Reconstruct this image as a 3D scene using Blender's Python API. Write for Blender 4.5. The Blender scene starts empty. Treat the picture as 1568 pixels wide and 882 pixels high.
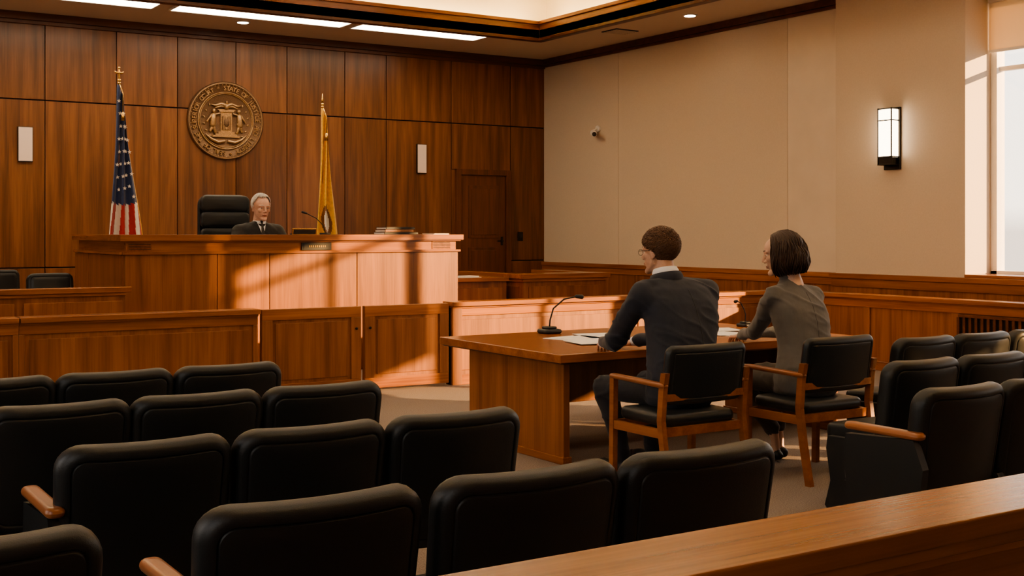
import bpy, math, random
import numpy as np
from mathutils import Vector, Matrix, Euler, noise
from mathutils.bvhtree import BVHTree
random.seed(7)
S=bpy.context.scene
COL=S.collection

# ---------------------------------------------------------------- materials
def newmat(name):
    m=bpy.data.materials.new(name); m.use_nodes=True
    nt=m.node_tree; b=nt.nodes['Principled BSDF']
    return m,nt,b
def N(nt,t,**k):
    n=nt.nodes.new(t)
    for a,v in k.items():
        if a in n.inputs.keys(): n.inputs[a].default_value=v
        else: setattr(n,a,v)
    return n
def plain(name,col,rough=.5,metal=0,bump=0,bscale=200,var=.0,spec=.5,sheen=0,stretch=(1,1,1)):
    m,nt,b=newmat(name)
    b.inputs['Roughness'].default_value=rough; b.inputs['Metallic'].default_value=metal
    b.inputs['Specular IOR Level'].default_value=spec
    if sheen: b.inputs['Sheen Weight'].default_value=sheen
    tc=N(nt,'ShaderNodeTexCoord'); mp=N(nt,'ShaderNodeMapping'); mp.inputs['Scale'].default_value=stretch
    nt.links.new(tc.outputs['Object'],mp.inputs[0])
    no=N(nt,'ShaderNodeTexNoise'); no.inputs['Scale'].default_value=bscale; no.inputs['Detail'].default_value=4
    nt.links.new(mp.outputs[0],no.inputs['Vector'])
    cr=N(nt,'ShaderNodeValToRGB')
    cr.color_ramp.elements[0].position=.3; cr.color_ramp.elements[1].position=.7
    cr.color_ramp.elements[0].color=[c*(1-var) for c in col]+[1]
    cr.color_ramp.elements[1].color=[min(1,c*(1+var)) for c in col]+[1]
    nt.links.new(no.outputs['Fac'],cr.inputs[0]); nt.links.new(cr.outputs[0],b.inputs['Base Color'])
    if bump:
        bp=N(nt,'ShaderNodeBump'); bp.inputs['Strength'].default_value=bump; bp.inputs['Distance'].default_value=.01
        nt.links.new(no.outputs['Fac'],bp.inputs['Height']); nt.links.new(bp.outputs[0],b.inputs['Normal'])
    return m
def wood(name,dark,light,axis='z',rough=.33,islandvar=.22,scale=1.0):
    m,nt,b=newmat(name)
    tc=N(nt,'ShaderNodeTexCoord'); geo=N(nt,'ShaderNodeNewGeometry')
    off=N(nt,'ShaderNodeVectorMath',operation='SCALE')
    comb=N(nt,'ShaderNodeCombineXYZ')
    for i in range(3): nt.links.new(geo.outputs['Random Per Island'],comb.inputs[i])
    nt.links.new(comb.outputs[0],off.inputs[0]); off.inputs['Scale'].default_value=13.0
    add=N(nt,'ShaderNodeVectorMath',operation='ADD')
    nt.links.new(tc.outputs['Object'],add.inputs[0]); nt.links.new(off.outputs[0],add.inputs[1])
    def mapped(a,l):
        mp=N(nt,'ShaderNodeMapping'); s=[a*scale]*3; s['xyz'.index(axis)]=l*scale
        mp.inputs['Scale'].default_value=s; nt.links.new(add.outputs[0],mp.inputs[0]); return mp
    m1=mapped(4.5,.28); n1=N(nt,'ShaderNodeTexNoise'); n1.inputs['Scale'].default_value=2.2; n1.inputs['Detail'].default_value=6; n1.inputs['Distortion'].default_value=.45
    nt.links.new(m1.outputs[0],n1.inputs['Vector'])
    m2=mapped(55,1.6); n2=N(nt,'ShaderNodeTexNoise'); n2.inputs['Scale'].default_value=1.3; n2.inputs['Detail'].default_value=3
    nt.links.new(m2.outputs[0],n2.inputs['Vector'])
    mx=N(nt,'ShaderNodeMath',operation='MULTIPLY_ADD'); nt.links.new(n2.outputs['Fac'],mx.inputs[0]); mx.inputs[1].default_value=.38
    nt.links.new(n1.outputs['Fac'],mx.inputs[2])
    cr=N(nt,'ShaderNodeValToRGB'); e=cr.color_ramp.elements
    e[0].position=.45; e[0].color=list(dark)+[1]; e[1].position=.92; e[1].color=list(light)+[1]
    nt.links.new(mx.outputs[0],cr.inputs[0])
    hv=N(nt,'ShaderNodeHueSaturation')
    mr=N(nt,'ShaderNodeMapRange'); mr.inputs['To Min'].default_value=1-islandvar; mr.inputs['To Max'].default_value=1+islandvar
    nt.links.new(geo.outputs['Random Per Island'],mr.inputs[0]); nt.links.new(mr.outputs[0],hv.inputs['Value'])
    nt.links.new(cr.outputs[0],hv.inputs['Color']); nt.links.new(hv.outputs[0],b.inputs['Base Color'])
    b.inputs['Roughness'].default_value=rough
    bp=N(nt,'ShaderNodeBump'); bp.inputs['Strength'].default_value=.12; bp.inputs['Distance'].default_value=.004
    nt.links.new(n2.outputs['Fac'],bp.inputs['Height']); nt.links.new(bp.outputs[0],b.inputs['Normal'])
    return m
def emit(name,col,st):
    m,nt,b=newmat(name); b.inputs['Base Color'].default_value=list(col)+[1]
    b.inputs['Emission Color'].default_value=list(col)+[1]; b.inputs['Emission Strength'].default_value=st
    return m
WALLW=wood('walnut_wall_panel',(.105,.038,.016),(.27,.108,.044),'z',.30,.16)
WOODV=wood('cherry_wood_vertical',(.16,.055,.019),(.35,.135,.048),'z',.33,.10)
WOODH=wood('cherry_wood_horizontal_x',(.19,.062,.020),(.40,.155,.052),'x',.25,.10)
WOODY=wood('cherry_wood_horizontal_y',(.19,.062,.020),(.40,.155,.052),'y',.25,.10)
TABW=wood('table_top_wood',(.24,.078,.024),(.42,.155,.05),'x',.22,.05)
DARKW=wood('dark_trim_wood',(.06,.020,.009),(.15,.052,.020),'x',.35,.1)
DOORW=wood('door_wood',(.08,.028,.012),(.19,.066,.028),'z',.35,.1)
ARMW=wood('armrest_wood',(.20,.07,.026),(.36,.14,.055),'y',.28,.1)
SEAM=plain('dark_joint',(.012,.006,.004),.7)
BEIGE=plain('beige_plaster',(.62,.515,.40),.62,bump=.03,bscale=60,var=.03)
BEIGE_LIT=plain('beige_window_light_panel',(.68,.575,.46),.38,bscale=3,var=.03)  # lighter, smoother plaster paints in a soft patch of window light
SEAMB=plain('beige_joint',(.36,.29,.22),.7)
CEIL=plain('ceiling_plaster',(.66,.55,.44),.8,bump=.04,bscale=90,var=.02)
CREAM=plain('cove_cream_paint',(.85,.74,.52),.7,bscale=10,var=.01)
WHITE=plain('white_window_paint',(.8,.77,.72),.45,bscale=10,var=.01)
CARPET=plain('grey_brown_carpet',(.27,.225,.20),.95,bump=.5,bscale=140,var=.35,spec=.1)
LEATH=plain('black_seat_vinyl',(.012,.014,.015),.42,bump=.12,bscale=320,var=.12)
LEATH2=plain('black_chair_leather',(.015,.018,.020),.36,bump=.15,bscale=260,var=.12)
PLAST=plain('black_plastic',(.012,.012,.013),.45,bscale=50,var=.1)
METAL=plain('dark_metal',(.05,.045,.04),.35,metal=.9,bscale=50,var=.1)
BRASS=plain('polished_brass',(.72,.47,.16),.25,metal=1,bscale=40,var=.1)
BRONZE=plain('antique_bronze',(.46,.29,.15),.38,metal=.6,bump=.2,bscale=60,var=.3)
BRONZED=plain('antique_bronze_dark',(.19,.11,.06),.48,metal=.5,bump=.3,bscale=80,var=.3)
PAPER=plain('paper',(.82,.80,.76),.7,bscale=20,var=.02)
BOOK=plain('book_cover_black',(.02,.018,.018),.5,bscale=60,var=.2)
BOOKB=plain('book_cover_brown',(.22,.10,.05),.5,bscale=60,var=.2)
GOLDC=plain('flag_gold_cloth',(.78,.44,.06),.8,bscale=30,var=.15,sheen=.3)
REDC=plain('flag_red_cloth',(.44,.03,.03),.8,bscale=30,var=.1,sheen=.3)
WHTC=plain('flag_white_cloth',(.76,.72,.66),.8,bscale=30,var=.04,sheen=.3)
BLUC=plain('flag_blue_cloth',(.022,.04,.12),.8,bscale=30,var=.1,sheen=.3)
SKIN=plain('skin_man',(.55,.33,.235),.48,bump=.05,bscale=150,var=.08)
SKINW=plain('skin_woman',(.62,.40,.30),.46,bump=.04,bscale=150,var=.06)
SKINJ=plain('skin_judge',(.64,.40,.31),.48,bump=.10,bscale=120,var=.10)
LIP=plain('lips',(.36,.12,.09),.4,bscale=90,var=.1)
EYEW=plain('eye_white',(.75,.72,.68),.2,bscale=20,var=.02)
EYED=plain('eye_iris',(.03,.02,.012),.15,bscale=20,var=.1)
SUIT=plain('navy_suit_wool',(.016,.020,.034),.78,bump=.5,bscale=9,var=.18,sheen=.12,stretch=(1,1,.6))
TROU=plain('navy_trousers',(.012,.014,.022),.8,bump=.45,bscale=10,var=.18,sheen=.1)
KNIT=plain('grey_wool_jacket',(.125,.118,.112),.85,bump=.6,bscale=11,var=.14,sheen=.2,stretch=(1,1,.6))
SKIRT=plain('taupe_trousers',(.06,.047,.038),.85,bump=.45,bscale=10,var=.15,sheen=.1)
ROBE=plain('black_robe_cloth',(.010,.010,.011),.7,bump=.5,bscale=10,var=.2,sheen=.1,stretch=(1,1,.4))
SHIRT=plain('white_shirt',(.78,.80,.85),.7,bscale=30,var=.02)
HBROWN=plain('hair_brown',(.10,.048,.022),.45,bump=.3,bscale=300,var=.5)
HDARK=plain('hair_dark_brown',(.05,.026,.015),.38,bump=.3,bscale=300,var=.5)
HWHITE=plain('hair_white',(.66,.63,.60),.5,bump=.6,bscale=160,var=.15)
LIGHTP=emit('fluorescent_panel',(1,.84,.62),11)
TRAYFILL=emit('added_tray_fill_panel',(1,.78,.55),6.5)  # glow for the fill panels added in the tray
COVEL=emit('cove_led_strip',(1,.78,.46),36)
SCONG=emit('sconce_opal_glass',(1,.80,.55),7)
DOWNL=emit('downlight_lens',(1,.85,.65),16)
WALLLT=emit('wall_light_opal',(.8,.62,.50),.05)
def glassmat():
    m=bpy.data.materials.new('window_glass'); m.use_nodes=True; nt=m.node_tree; nt.nodes.clear()
    o=N(nt,'ShaderNodeOutputMaterial'); t=N(nt,'ShaderNodeBsdfTransparent'); g=N(nt,'ShaderNodeBsdfGlossy'); g.inputs['Roughness'].default_value=.02
    mx=N(nt,'ShaderNodeMixShader'); mx.inputs[0].default_value=.05
    nt.links.new(t.outputs[0],mx.inputs[1]); nt.links.new(g.outputs[0],mx.inputs[2]); nt.links.new(mx.outputs[0],o.inputs[0]); return m
GLASS=glassmat()
def blindmat():
    m,nt,b=newmat('roller_blind_fabric'); b.inputs['Base Color'].default_value=(.8,.7,.55,1); b.inputs['Roughness'].default_value=.9
    tr=N(nt,'ShaderNodeBsdfTranslucent'); tr.inputs[0].default_value=(.8,.66,.48,1)
    mx=N(nt,'ShaderNodeMixShader'); mx.inputs[0].default_value=.35
    o=[n for n in nt.nodes if n.type=='OUTPUT_MATERIAL'][0]
    nt.links.new(b.outputs[0],mx.inputs[1]); nt.links.new(tr.outputs[0],mx.inputs[2]); nt.links.new(mx.outputs[0],o.inputs[0]); return m
BLIND=blindmat()

# ---------------------------------------------------------------- mesh builder
def basis(d,up=Vector((0,0,1))):
    d=d.normalized()
    if abs(d.dot(up))>.98: up=Vector((1,0,0))
    a=d.cross(up).normalized(); b=a.cross(d).normalized()
    return a,b
class B:
    def __init__(s): s.v=[];s.f=[];s.m=[];s.s=[];s.mats=[]
    def mi(s,m):
        if m not in s.mats: s.mats.append(m)
        return s.mats.index(m)
    def add(s,vs,fs,mat,M=None,smooth=False):
        o=len(s.v)
        for p in vs:
            p=Vector(p)
            s.v.append(tuple(M@p) if M is not None else tuple(p))
        k=s.mi(mat)
        for f in fs: s.f.append([i+o for i in f]); s.m.append(k); s.s.append(smooth)
    def box(s,x0,x1,y0,y1,z0,z1,mat,M=None):
        vs=[(x,y,z) for z in(z0,z1) for y in(y0,y1) for x in(x0,x1)]
        s.add(vs,[(0,2,3,1),(4,5,7,6),(0,1,5,4),(2,6,7,3),(0,4,6,2),(1,3,7,5)],mat,M)
    def rings(s,R,mat,M=None,cap=True,smooth=True):
        n=len(R[0]); vs=[p for r in R for p in r]; fs=[]
        for i in range(len(R)-1):
            for j in range(n):
                k=(j+1)%n; fs.append((i*n+j,i*n+k,(i+1)*n+k,(i+1)*n+j))
        if cap:
            fs.append(tuple(range(n))[::-1]); fs.append(tuple((len(R)-1)*n+j for j in range(n)))
        s.add(vs,fs,mat,M,smooth)
    def tube(s,path,rad,mat,seg=10,M=None,up=Vector((0,0,1)),flat=1.0):
        P=[Vector(p) for p in path]; R=[]
        if not hasattr(rad,'__len__'): rad=[rad]*len(P)
        a=None
        for i,p in enumerate(P):
            d=(P[min(i+1,len(P)-1)]-P[max(i-1,0)]).normalized()
            if a is None: a,b=basis(d,up)
            else:
                a=(a-d*a.dot(d)).normalized(); b=a.cross(d).normalized()
            R.append([p+a*math.cos(t)*rad[i]+b*math.sin(t)*rad[i]*flat for t in [2*math.pi*j/seg for j in range(seg)]])
        s.rings(R,mat,M)
    def cyl(s,p0,p1,r0,mat,r1=None,seg=16,M=None):
        s.tube([p0,p1],[r0,r0 if r1 is None else r1],mat,seg,M)
    def capsule(s,p0,r0,p1,r1,mat,seg=14,M=None):
        p0=Vector(p0);p1=Vector(p1);d=(p1-p0); L=d.length
        d=d.normalized() if L>1e-6 else Vector((0,0,1)); a,b=basis(d); R=[]
        for t in (-85,-60,-35,-12):
            t=math.radians(t); R.append((p0+d*math.sin(t)*r0,math.cos(t)*r0))
        for t in (12,35,60,85):
            t=math.radians(t); R.append((p1+d*math.sin(t)*r1,math.cos(t)*r1))
        s.rings([[c+a*math.cos(2*math.pi*j/seg)*r+b*math.sin(2*math.pi*j/seg)*r for j in range(seg)] for c,r in R],mat,M)
    def ell(s,c,r,mat,rot=None,seg=20,M=None):
        m=Matrix.Translation(Vector(c))@(rot.to_4x4() if rot else Matrix.Identity(4))
        R=[]
        nr=seg//2
        for i in range(nr+1):
            t=-math.pi/2+math.pi*(i+.001)/(nr+.002)
            R.append([m@Vector((math.cos(t)*math.cos(2*math.pi*j/seg)*r[0],math.cos(t)*math.sin(2*math.pi*j/seg)*r[1],math.sin(t)*r[2])) for j in range(seg)])
        s.rings(R,mat,M)
    def pad(s,w,h,t,r,mat,M=None,bend=0,groove=.0,seg=6,crown=0.0,taper=0.0):
        # rounded-rectangle cushion in XZ plane, thickness along Y, centred
        def outline(e):
            W=w/2-e;H=h/2-e;rr=max(r-e,.004);pts=[]
            for cx,cz,a0 in((W-rr,H-rr,0),(-W+rr,H-rr,90),(-W+rr,-H+rr,180),(W-rr,-H+rr,270)):
                for k in range(seg+1):
                    a=math.radians(a0+90*k/seg); pts.append((cx+rr*math.cos(a),cz+rr*math.sin(a)))
            out=[]
            for i,p in enumerate(pts):
                q=pts[(i+1)%len(pts)]; out.append(p)
                if (i+1)%(seg+1)==0:
                    for k in range(1,8): out.append((p[0]+(q[0]-p[0])*k/8,p[1]+(q[1]-p[1])*k/8))
            return out
        er=min(t/2,.03)
        side=[]
        for k in range(5):
            a=math.pi/2*k/4; side.append((er*(1-math.cos(a)), -(t/2-er)-er*math.sin(a)))
        if groove: side+= [(er+.006,-t/2),(er+.010,-t/2+groove),(er+.014,-t/2)]
        R=[]
        def bendf(x,z,y): return (x*(1+taper*(z/h)), y+bend*(2*x/w)**2, z)
        inner=outline(side[-1][0])
        centre=[[(x*k,z*k) for x,z in inner] for k in (.01,.3,.6,.85)]
        for c in centre:
            R.append([bendf(x,z,-t/2-crown*(1-(2*x/w)**2)*(1-(2*z/h)**2)) for x,z in c])
        for e,y in reversed(side): R.append([bendf(x,z,y) for x,z in outline(e)])
        for e,y in side: R.append([bendf(x,z,-y) for x,z in outline(e)])
        for c in reversed(centre): R.append([bendf(x,z,t/2+crown*(1-(2*x/w)**2)*(1-(2*z/h)**2)) for x,z in c])
        s.rings(R,mat,M)
    def mesh(s,name):
        me=bpy.data.meshes.new(name); me.from_pydata(s.v,[],s.f)
        for m in s.mats: me.materials.append(m)
        me.polygons.foreach_set('material_index',s.m); me.polygons.foreach_set('use_smooth',s.s)
        me.update()
        import bmesh
        bm=bmesh.new(); bm.from_mesh(me); bmesh.ops.recalc_face_normals(bm,faces=bm.faces); bm.to_mesh(me); bm.free()
        return me
    def build(s,name,bevel=0,parent=None,loc=(0,0,0),rz=0,bseg=2):
        o=bpy.data.objects.new(name,s.mesh(name)); COL.objects.link(o)
        o.location=loc; o.rotation_euler=(0,0,rz)
        if bevel:
            b=o.modifiers.new('b','BEVEL'); b.width=bevel; b.segments=bseg; b.limit_method='ANGLE'; b.angle_limit=math.radians(40)
        if parent: o.parent=parent
        return o
def empty(name,loc=(0,0,0)):
    o=bpy.data.objects.new(name,None); COL.objects.link(o); o.location=loc; return o
def dup(o,loc,rz=0,name=None):
    n=o.copy(); n.location=loc; n.rotation_euler=(0,0,rz)
    if name:n.name=name
    COL.objects.link(n); return n
def T(x,y,z): return Matrix.Translation((x,y,z))
def RX(a): return Matrix.Rotation(math.radians(a),4,'X')
def RY(a): return Matrix.Rotation(math.radians(a),4,'Y')
def RZ(a): return Matrix.Rotation(math.radians(a),4,'Z')

# ---------------------------------------------------------------- room
XW=11.4; YB=16.84; ZC=4.38; XL=-3.2; YR=-3.2
XCOL=11.28; YJ=8.45; YC=10.3; XG=11.8
b=B(); b.box(XL-.2,12.0,YR-.2,YB+.2,-.1,0,CARPET); b.build('floor')
b=B(); b.box(XL-.2,12.0,YB,YB+.2,0,5.1,SEAM)
seams=[-3.2,-2.3,-1.45,-.6,.3,1.15,2.0,2.55,3.41,4.34,5.18,6.03,6.81,7.74,8.44,9.60,10.72,11.4]
for i in range(len(seams)-1):
    x0,x1=seams[i]+.005,seams[i+1]-.005
    for z0,z1 in((.0,1.02),(1.03,3.235),(3.245,4.36)):
        if seams[i]==9.60:
            if z0==0: continue
            if z0<2: z0=2.5
        b.box(x0,x1,YB-.03,YB+.01,z0+.003,z1-.003,WALLW)
b.build('wall_back',.004)
b=B(); b.box(1.9,XW-.08,14.9,YB-.07,0,.35,CARPET); b.build('raised_dais',.01)
b=B()
b.box(XW,XW+.5,YC,YB+.2,0,5.1,SEAMB)
for y0,y1,m in((14.77,YB-.03,BEIGE),(11.21,14.77,BEIGE),(YC,11.21,BEIGE_LIT)):
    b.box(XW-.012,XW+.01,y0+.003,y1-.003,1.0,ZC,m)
b.box(XCOL,XW+.5,YJ,YC,0,5.1,BEIGE)
b.box(XW,XW+.5,YR-.2,YJ,0,1.0,BEIGE); b.box(XW,XW+.5,YR-.2,YJ,4.1,5.1,BEIGE); b.box(XW,XW+.5,YR-.2,-1.6,1.0,4.1,BEIGE)
b.build('wall_right')
b=B()
b.box(XL-.2,XL,YR-.2,YB+.2,0,1.0,BEIGE); b.box(XL-.2,XL,YR-.2,YB+.2,4.0,5.1,BEIGE)
for y0,y1 in((YR-.2,-1.5),(3.0,4.2),(9.0,YB+.2)): b.box(XL-.2,XL,y0,y1,1,4,BEIGE)
b.build('wall_left')
for i,(y0,y1) in enumerate(((-1.5,3.0),(4.2,9.0))):
    b=B()
    b.box(XL-.14,XL-.06,y0,y1,1.0,1.07,WHITE); b.box(XL-.14,XL-.06,y0,y1,3.93,4.0,WHITE)
    for k in range(4):
        y=y0+.03+(y1-y0-.06)*k/3; b.box(XL-.14,XL-.06,y-.03,y+.03,1.07,3.93,WHITE)
    b.box(XL-.103,XL-.097,y0,y1,1.07,3.93,GLASS)
    b.build('window_%d'%(i+2),.004)
b=B(); b.box(XL-.2,12,YR-.2,YR,0,5.1,BEIGE); b.build('wall_rear')
b=B()
b.box(XW-.04,XW-.012,YC,YB-.03,0,.94,WOODV); b.box(XW-.07,XW-.012,YC,YB-.03,.94,1.0,WOODY)
y=YC
while y<YB-.5:
    b.box(XW-.055,XW-.04,y+.02,y+.08,.12,.85,WOODV); y+=.8
b.box(XW-.055,XW-.04,YC,YB-.03,0,.12,WOODY); b.box(XW-.055,XW-.04,YC,YB-.03,.85,.94,WOODY)
b.box(XCOL-.03,XCOL,-3.2,YC+.03,0,.94,WOODV); b.box(XCOL-.06,XCOL,-3.2,YC+.06,.94,1.0,WOODY)
b.box(XCOL,XW,-3.2,YJ,0,1.0,WOODV)
b.box(XCOL-.045,XCOL-.03,-3.2,YC+.03,0,.12,WOODY); b.box(XCOL-.045,XCOL-.03,-3.2,YC+.03,.84,.94,WOODY)
b.build('trim_right_wainscot',.004)
b=B(); b.box(XL,XW-.012,YB-.1,YB-.03,ZC-.10,ZC,DARKW); b.box(XL,XW-.012,YB-.07,YB-.03,ZC-.15,ZC-.10,DARKW); b.build('trim_back_crown',.005)
b=B(); b.box(XW-.09,XW-.012,YC,YB-.1,ZC-.09,ZC,DARKW); b.box(XW-.05,XW-.012,YC,YB-.1,ZC-.13,ZC-.09,DARKW); b.build('trim_right_crown',.005)
b=B(); b.box(1.9,9.6,YB-.06,YB-.03,.35,.5,DARKW); b.build('baseboard_back',.004)
b=B()
b.box(XG-.08,XG+.06,-1.6,YJ,1.0,1.07,WHITE); b.box(XG-.08,XG+.06,-1.6,YJ,4.03,4.1,WHITE)
for y in (YJ-.035,6.0,3.65,.9,-1.565): b.box(XG-.08,XG+.06,y-.045,y+.035,1.0,4.1,WHITE)
for y in (7.2,4.9,2.2,-.35): b.box(XG-.03,XG+.03,y-.02,y+.02,1.07,4.03,WHITE)
b.box(XG-.03,XG+.03,-1.6,YJ,3.28,3.33,WHITE)
b.box(XG-.003,XG+.003,-1.6,YJ,1.07,4.03,GLASS)
b.build('window_1',.004)
b=B(); b.box(XCOL-.02,XG-.08,-1.6,YJ,1.0,1.035,WOODY); b.build('window_sill',.006)
def blind(y0,y1,z):
    b=B(); b.box(XG-.13,XG-.125,y0,y1,z,4.06,BLIND); b.box(XG-.14,XG-.115,y0,y1,z-.02,z+.01,WHITE); b.cyl((XG-.13,y0,4.06),(XG-.13,y1,4.06),.03,WHITE); b.build('roller_blind')
blind(3.68,YJ-.02,3.5); blind(-1.55,3.63,2.3)  # second blind is out of view, lowered to keep sun off the gates
# ceiling
TX0,TX1,TY0,TY1=.4,10.03,1.2,14.93
b=B()
for x0,x1,y0,y1 in((XL-.2,12,TY1,YB+.2),(XL-.2,12,YR-.2,TY0),(XL-.2,TX0,TY0,TY1),(TX1,12,TY0,TY1)):
    b.box(x0,x1,y0,y1,ZC,ZC+.12,CEIL)
E=.4
b.box(TX0-E-.1,TX1+E+.1,TY0-E-.1,TY1+E+.1,5.05,5.15,CREAM)
b.box(TX0-E-.1,TX1+E+.1,TY1+E,TY1+E+.1,ZC+.12,5.05,CREAM); b.box(TX0-E-.1,TX1+E+.1,TY0-E-.1,TY0-E,ZC+.12,5.05,CREAM)
b.box(TX0-E-.1,TX0-E,TY0-E,TY1+E,ZC+.12,5.05,CREAM); b.box(TX1+E,TX1+E+.1,TY0-E,TY1+E,ZC+.12,5.05,CREAM)
b.build('ceiling')
b=B()
for x0,x1,y0,y1,m in((TX0-.05,TX1+.05,TY1,TY1+.06,WOODH),(TX0-.05,TX1+.05,TY0-.06,TY0,WOODH),(TX0-.06,TX0,TY0,TY1,WOODY),(TX1,TX1+.06,TY0,TY1,WOODY)):
    b.box(x0,x1,y0,y1,ZC-.03,ZC+.22,m)
b.box(TX0-.1,TX1+.1,TY1-.03,TY1+.1,ZC-.045,ZC-.001,DARKW); b.box(TX1-.03,TX1+.1,TY0,TY1-.03,ZC-.045,ZC-.001,DARKW)
b.box(TX0-.1,TX1+.03,TY1-.035,TY1,ZC+.2,ZC+.25,WOODH); b.box(TX1-.035,TX1,TY0,TY1-.035,ZC+.2,ZC+.25,WOODY)
b.build('trim_tray_fascia',.005)
b=B()
b.box(TX0,TX1,TY1+.2,TY1+.25,ZC+.121,ZC+.15,COVEL); b.box(TX0,TX1,TY0-.25,TY0-.2,ZC+.121,ZC+.15,COVEL)
b.box(TX1+.2,TX1+.25,TY0,TY1,ZC+.121,ZC+.15,COVEL); b.box(TX0-.25,TX0-.2,TY0,TY1,ZC+.121,ZC+.15,COVEL)
b.build('cove_light_strips')
def lpanel(x0,x1,y0,y1,z,mat):
    b=B(); b.box(x0,x1,y0,y1,z-.012,z,mat)
    for q in((x0-.02,x1+.02,y0-.02,y0),(x0-.02,x1+.02,y1,y1+.02),(x0-.02,x0,y0,y1),(x1,x1+.02,y0,y1)): b.box(q[0],q[1],q[2],q[3],z-.02,z,WHITE)
    b.build('ceiling_light_or_fill_panel')
for x0,x1 in((-2.3,-.5),(-.3,1.9),(2.1,4.45),(4.7,7.08),(7.25,9.25)): lpanel(x0,x1,15.12,15.55,ZC,LIGHTP)
for x in(2.0,4.9,7.8):
    for y in(3.0,6.2,9.4,12.4): lpanel(x-.8,x+.8,y-.35,y+.35,5.05,TRAYFILL)  # unseen panels, added to raise the room's ambient light
def downlight(x,y):
    b=B(); b.cyl((x,y,ZC),(x,y,ZC-.012),.10,WHITE,seg=28); b.cyl((x,y,ZC-.012),(x,y,ZC-.016),.075,DOWNL,seg=28); b.build('recessed_downlight')
for x,y in((5.82,15.95),(10.64,12.25),(10.64,7.5),(2.2,15.95),(10.64,3)): downlight(x,y)
b=B(); b.box(10.45,10.85,13.6,13.95,ZC-.012,ZC,METAL)
for k in range(6): b.box(10.47,10.83,13.63+k*.053,13.65+k*.053,ZC-.018,ZC-.012,CEIL)
b.build('ceiling_air_vent')

# ---------------------------------------------------------------- door, wall fittings
b=B(); dx0,dx1,dz0,dz1=9.76,10.62,.35,2.42
b.box(9.605,10.715,YB-.02,YB-.001,.35,2.5,WALLW)
b.box(dx0-.09,dx0,YB-.075,YB-.02,dz0,dz1+.09,DOORW); b.box(dx1,dx1+.09,YB-.075,YB-.02,dz0,dz1+.09,DOORW); b.box(dx0,dx1,YB-.075,YB-.02,dz1,dz1+.09,DOORW)
b.box(dx0+.01,dx1-.01,YB-.045,YB-.02,dz0+.01,dz1-.01,DOORW)
for z0,z1 in((.55,1.25),(1.4,2.25)):
    b.box(dx0+.14,dx1-.14,YB-.055,YB-.045,z0,z1,DOORW); b.box(dx0+.19,dx1-.19,YB-.062,YB-.055,z0+.05,z1-.05,DOORW)
b.box(dx1-.1,dx1-.06,YB-.055,YB-.045,1.28,1.42,METAL); b.cyl((dx1-.08,YB-.055,1.35),(dx1-.08,YB-.1,1.35),.01,METAL); b.cyl((dx1-.08,YB-.1,1.35),(dx1-.19,YB-.1,1.35),.01,METAL)
b.build('door_1',.004)
b=B(); b.box(10.86,10.96,YB-.045,YB-.03,1.35,1.5,METAL); b.box(10.89,10.93,YB-.052,YB-.045,1.4,1.45,PLAST); b.build('light_switch_plate',.003)
for x,w in((3.16,.19),(9.05,.17)):
    b=B(); b.box(x-w/2,x+w/2,YB-.06,YB-.03,2.42,2.88,METAL); b.box(x-w/2+.008,x+w/2-.008,YB-.07,YB-.06,2.428,2.872,WALLLT); b.build('flush_light_panel',.003)
def sconce(y):
    b=B(); z=2.58
    b.box(XCOL-.03,XCOL-.001,y-.13,y+.10,z-.36,z+.36,METAL)
    b.box(XCOL-.15,XCOL-.03,y-.11,y+.08,z-.22,z+.33,SCONG)
    for yy in(y-.115,y+.075): b.box(XCOL-.155,XCOL-.14,yy,yy+.012,z-.3,z+.35,METAL)
    for zz in(z-.31,z-.22,z+.2,z+.335): b.box(XCOL-.157,XCOL-.03,y-.118,y+.088,zz,zz+.012,METAL)
    b.box(XCOL-.150,XCOL-.03,y-.10,y+.07,z-.31,z-.22,METAL)
    b.build('sconce_lamp',.002)
sconce(9.44)
b=B(); b.cyl((XW-.014,15.27,3.12),(XW-.05,15.27,3.12),.05,WHITE); b.cyl((XW-.05,15.27,3.12),(XW-.13,15.27,3.08),.015,WHITE)
b.cyl((XW-.09,15.32,3.06),(XW-.2,15.14,3.02),.045,WHITE); b.cyl((XW-.2,15.14,3.02),(XW-.21,15.125,3.017),.035,PLAST); b.build('security_camera',.003)

# ---------------------------------------------------------------- seal
seal=empty('court_seal',(5.87,YB-.031,3.09))
b=B(); R=.56
def lathe(b,prof,mat,M,seg=72):
    b.rings([[(r*math.cos(2*math.pi*j/seg),y,r*math.sin(2*math.pi*j/seg)) for j in range(seg)] for r,y in prof],mat,M)
I4=Matrix.Identity(4)
lathe(b,[(R,0),(R,-.03),(R-.012,-.045),(R-.035,-.045),(R-.045,-.03),(R-.05,-.026),(.01,-.026)],BRONZED,I4)
for rr,wd in((R-.022,.014),(R-.155,.009),(R-.175,.006)):
    lathe(b,[(rr-wd,-.024),(rr-wd,-.04),(rr,-.046),(rr+wd,-.04),(rr+wd,-.024)],BRONZE,I4)
for k in range(60):
    a=2*math.pi*k/60; b.ell(((R-.045)*math.cos(a),-.032,(R-.045)*math.sin(a)),(.009,.01,.009),BRONZE,seg=6)
def rb(x0,x1,z0,z1,d=.05,m=BRONZE): b.box(x0,x1,-d,-.02,z0,z1,m)
rb(-.2,.2,-.24,-.215);rb(-.16,.16,-.215,-.19);rb(-.12,.12,-.19,-.16)
rb(-.085,.085,-.16,.12,.045); rb(-.06,.06,-.13,.06,.058); rb(-.11,.11,.12,.145,.06); rb(-.13,.13,.145,.16,.055)
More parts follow.
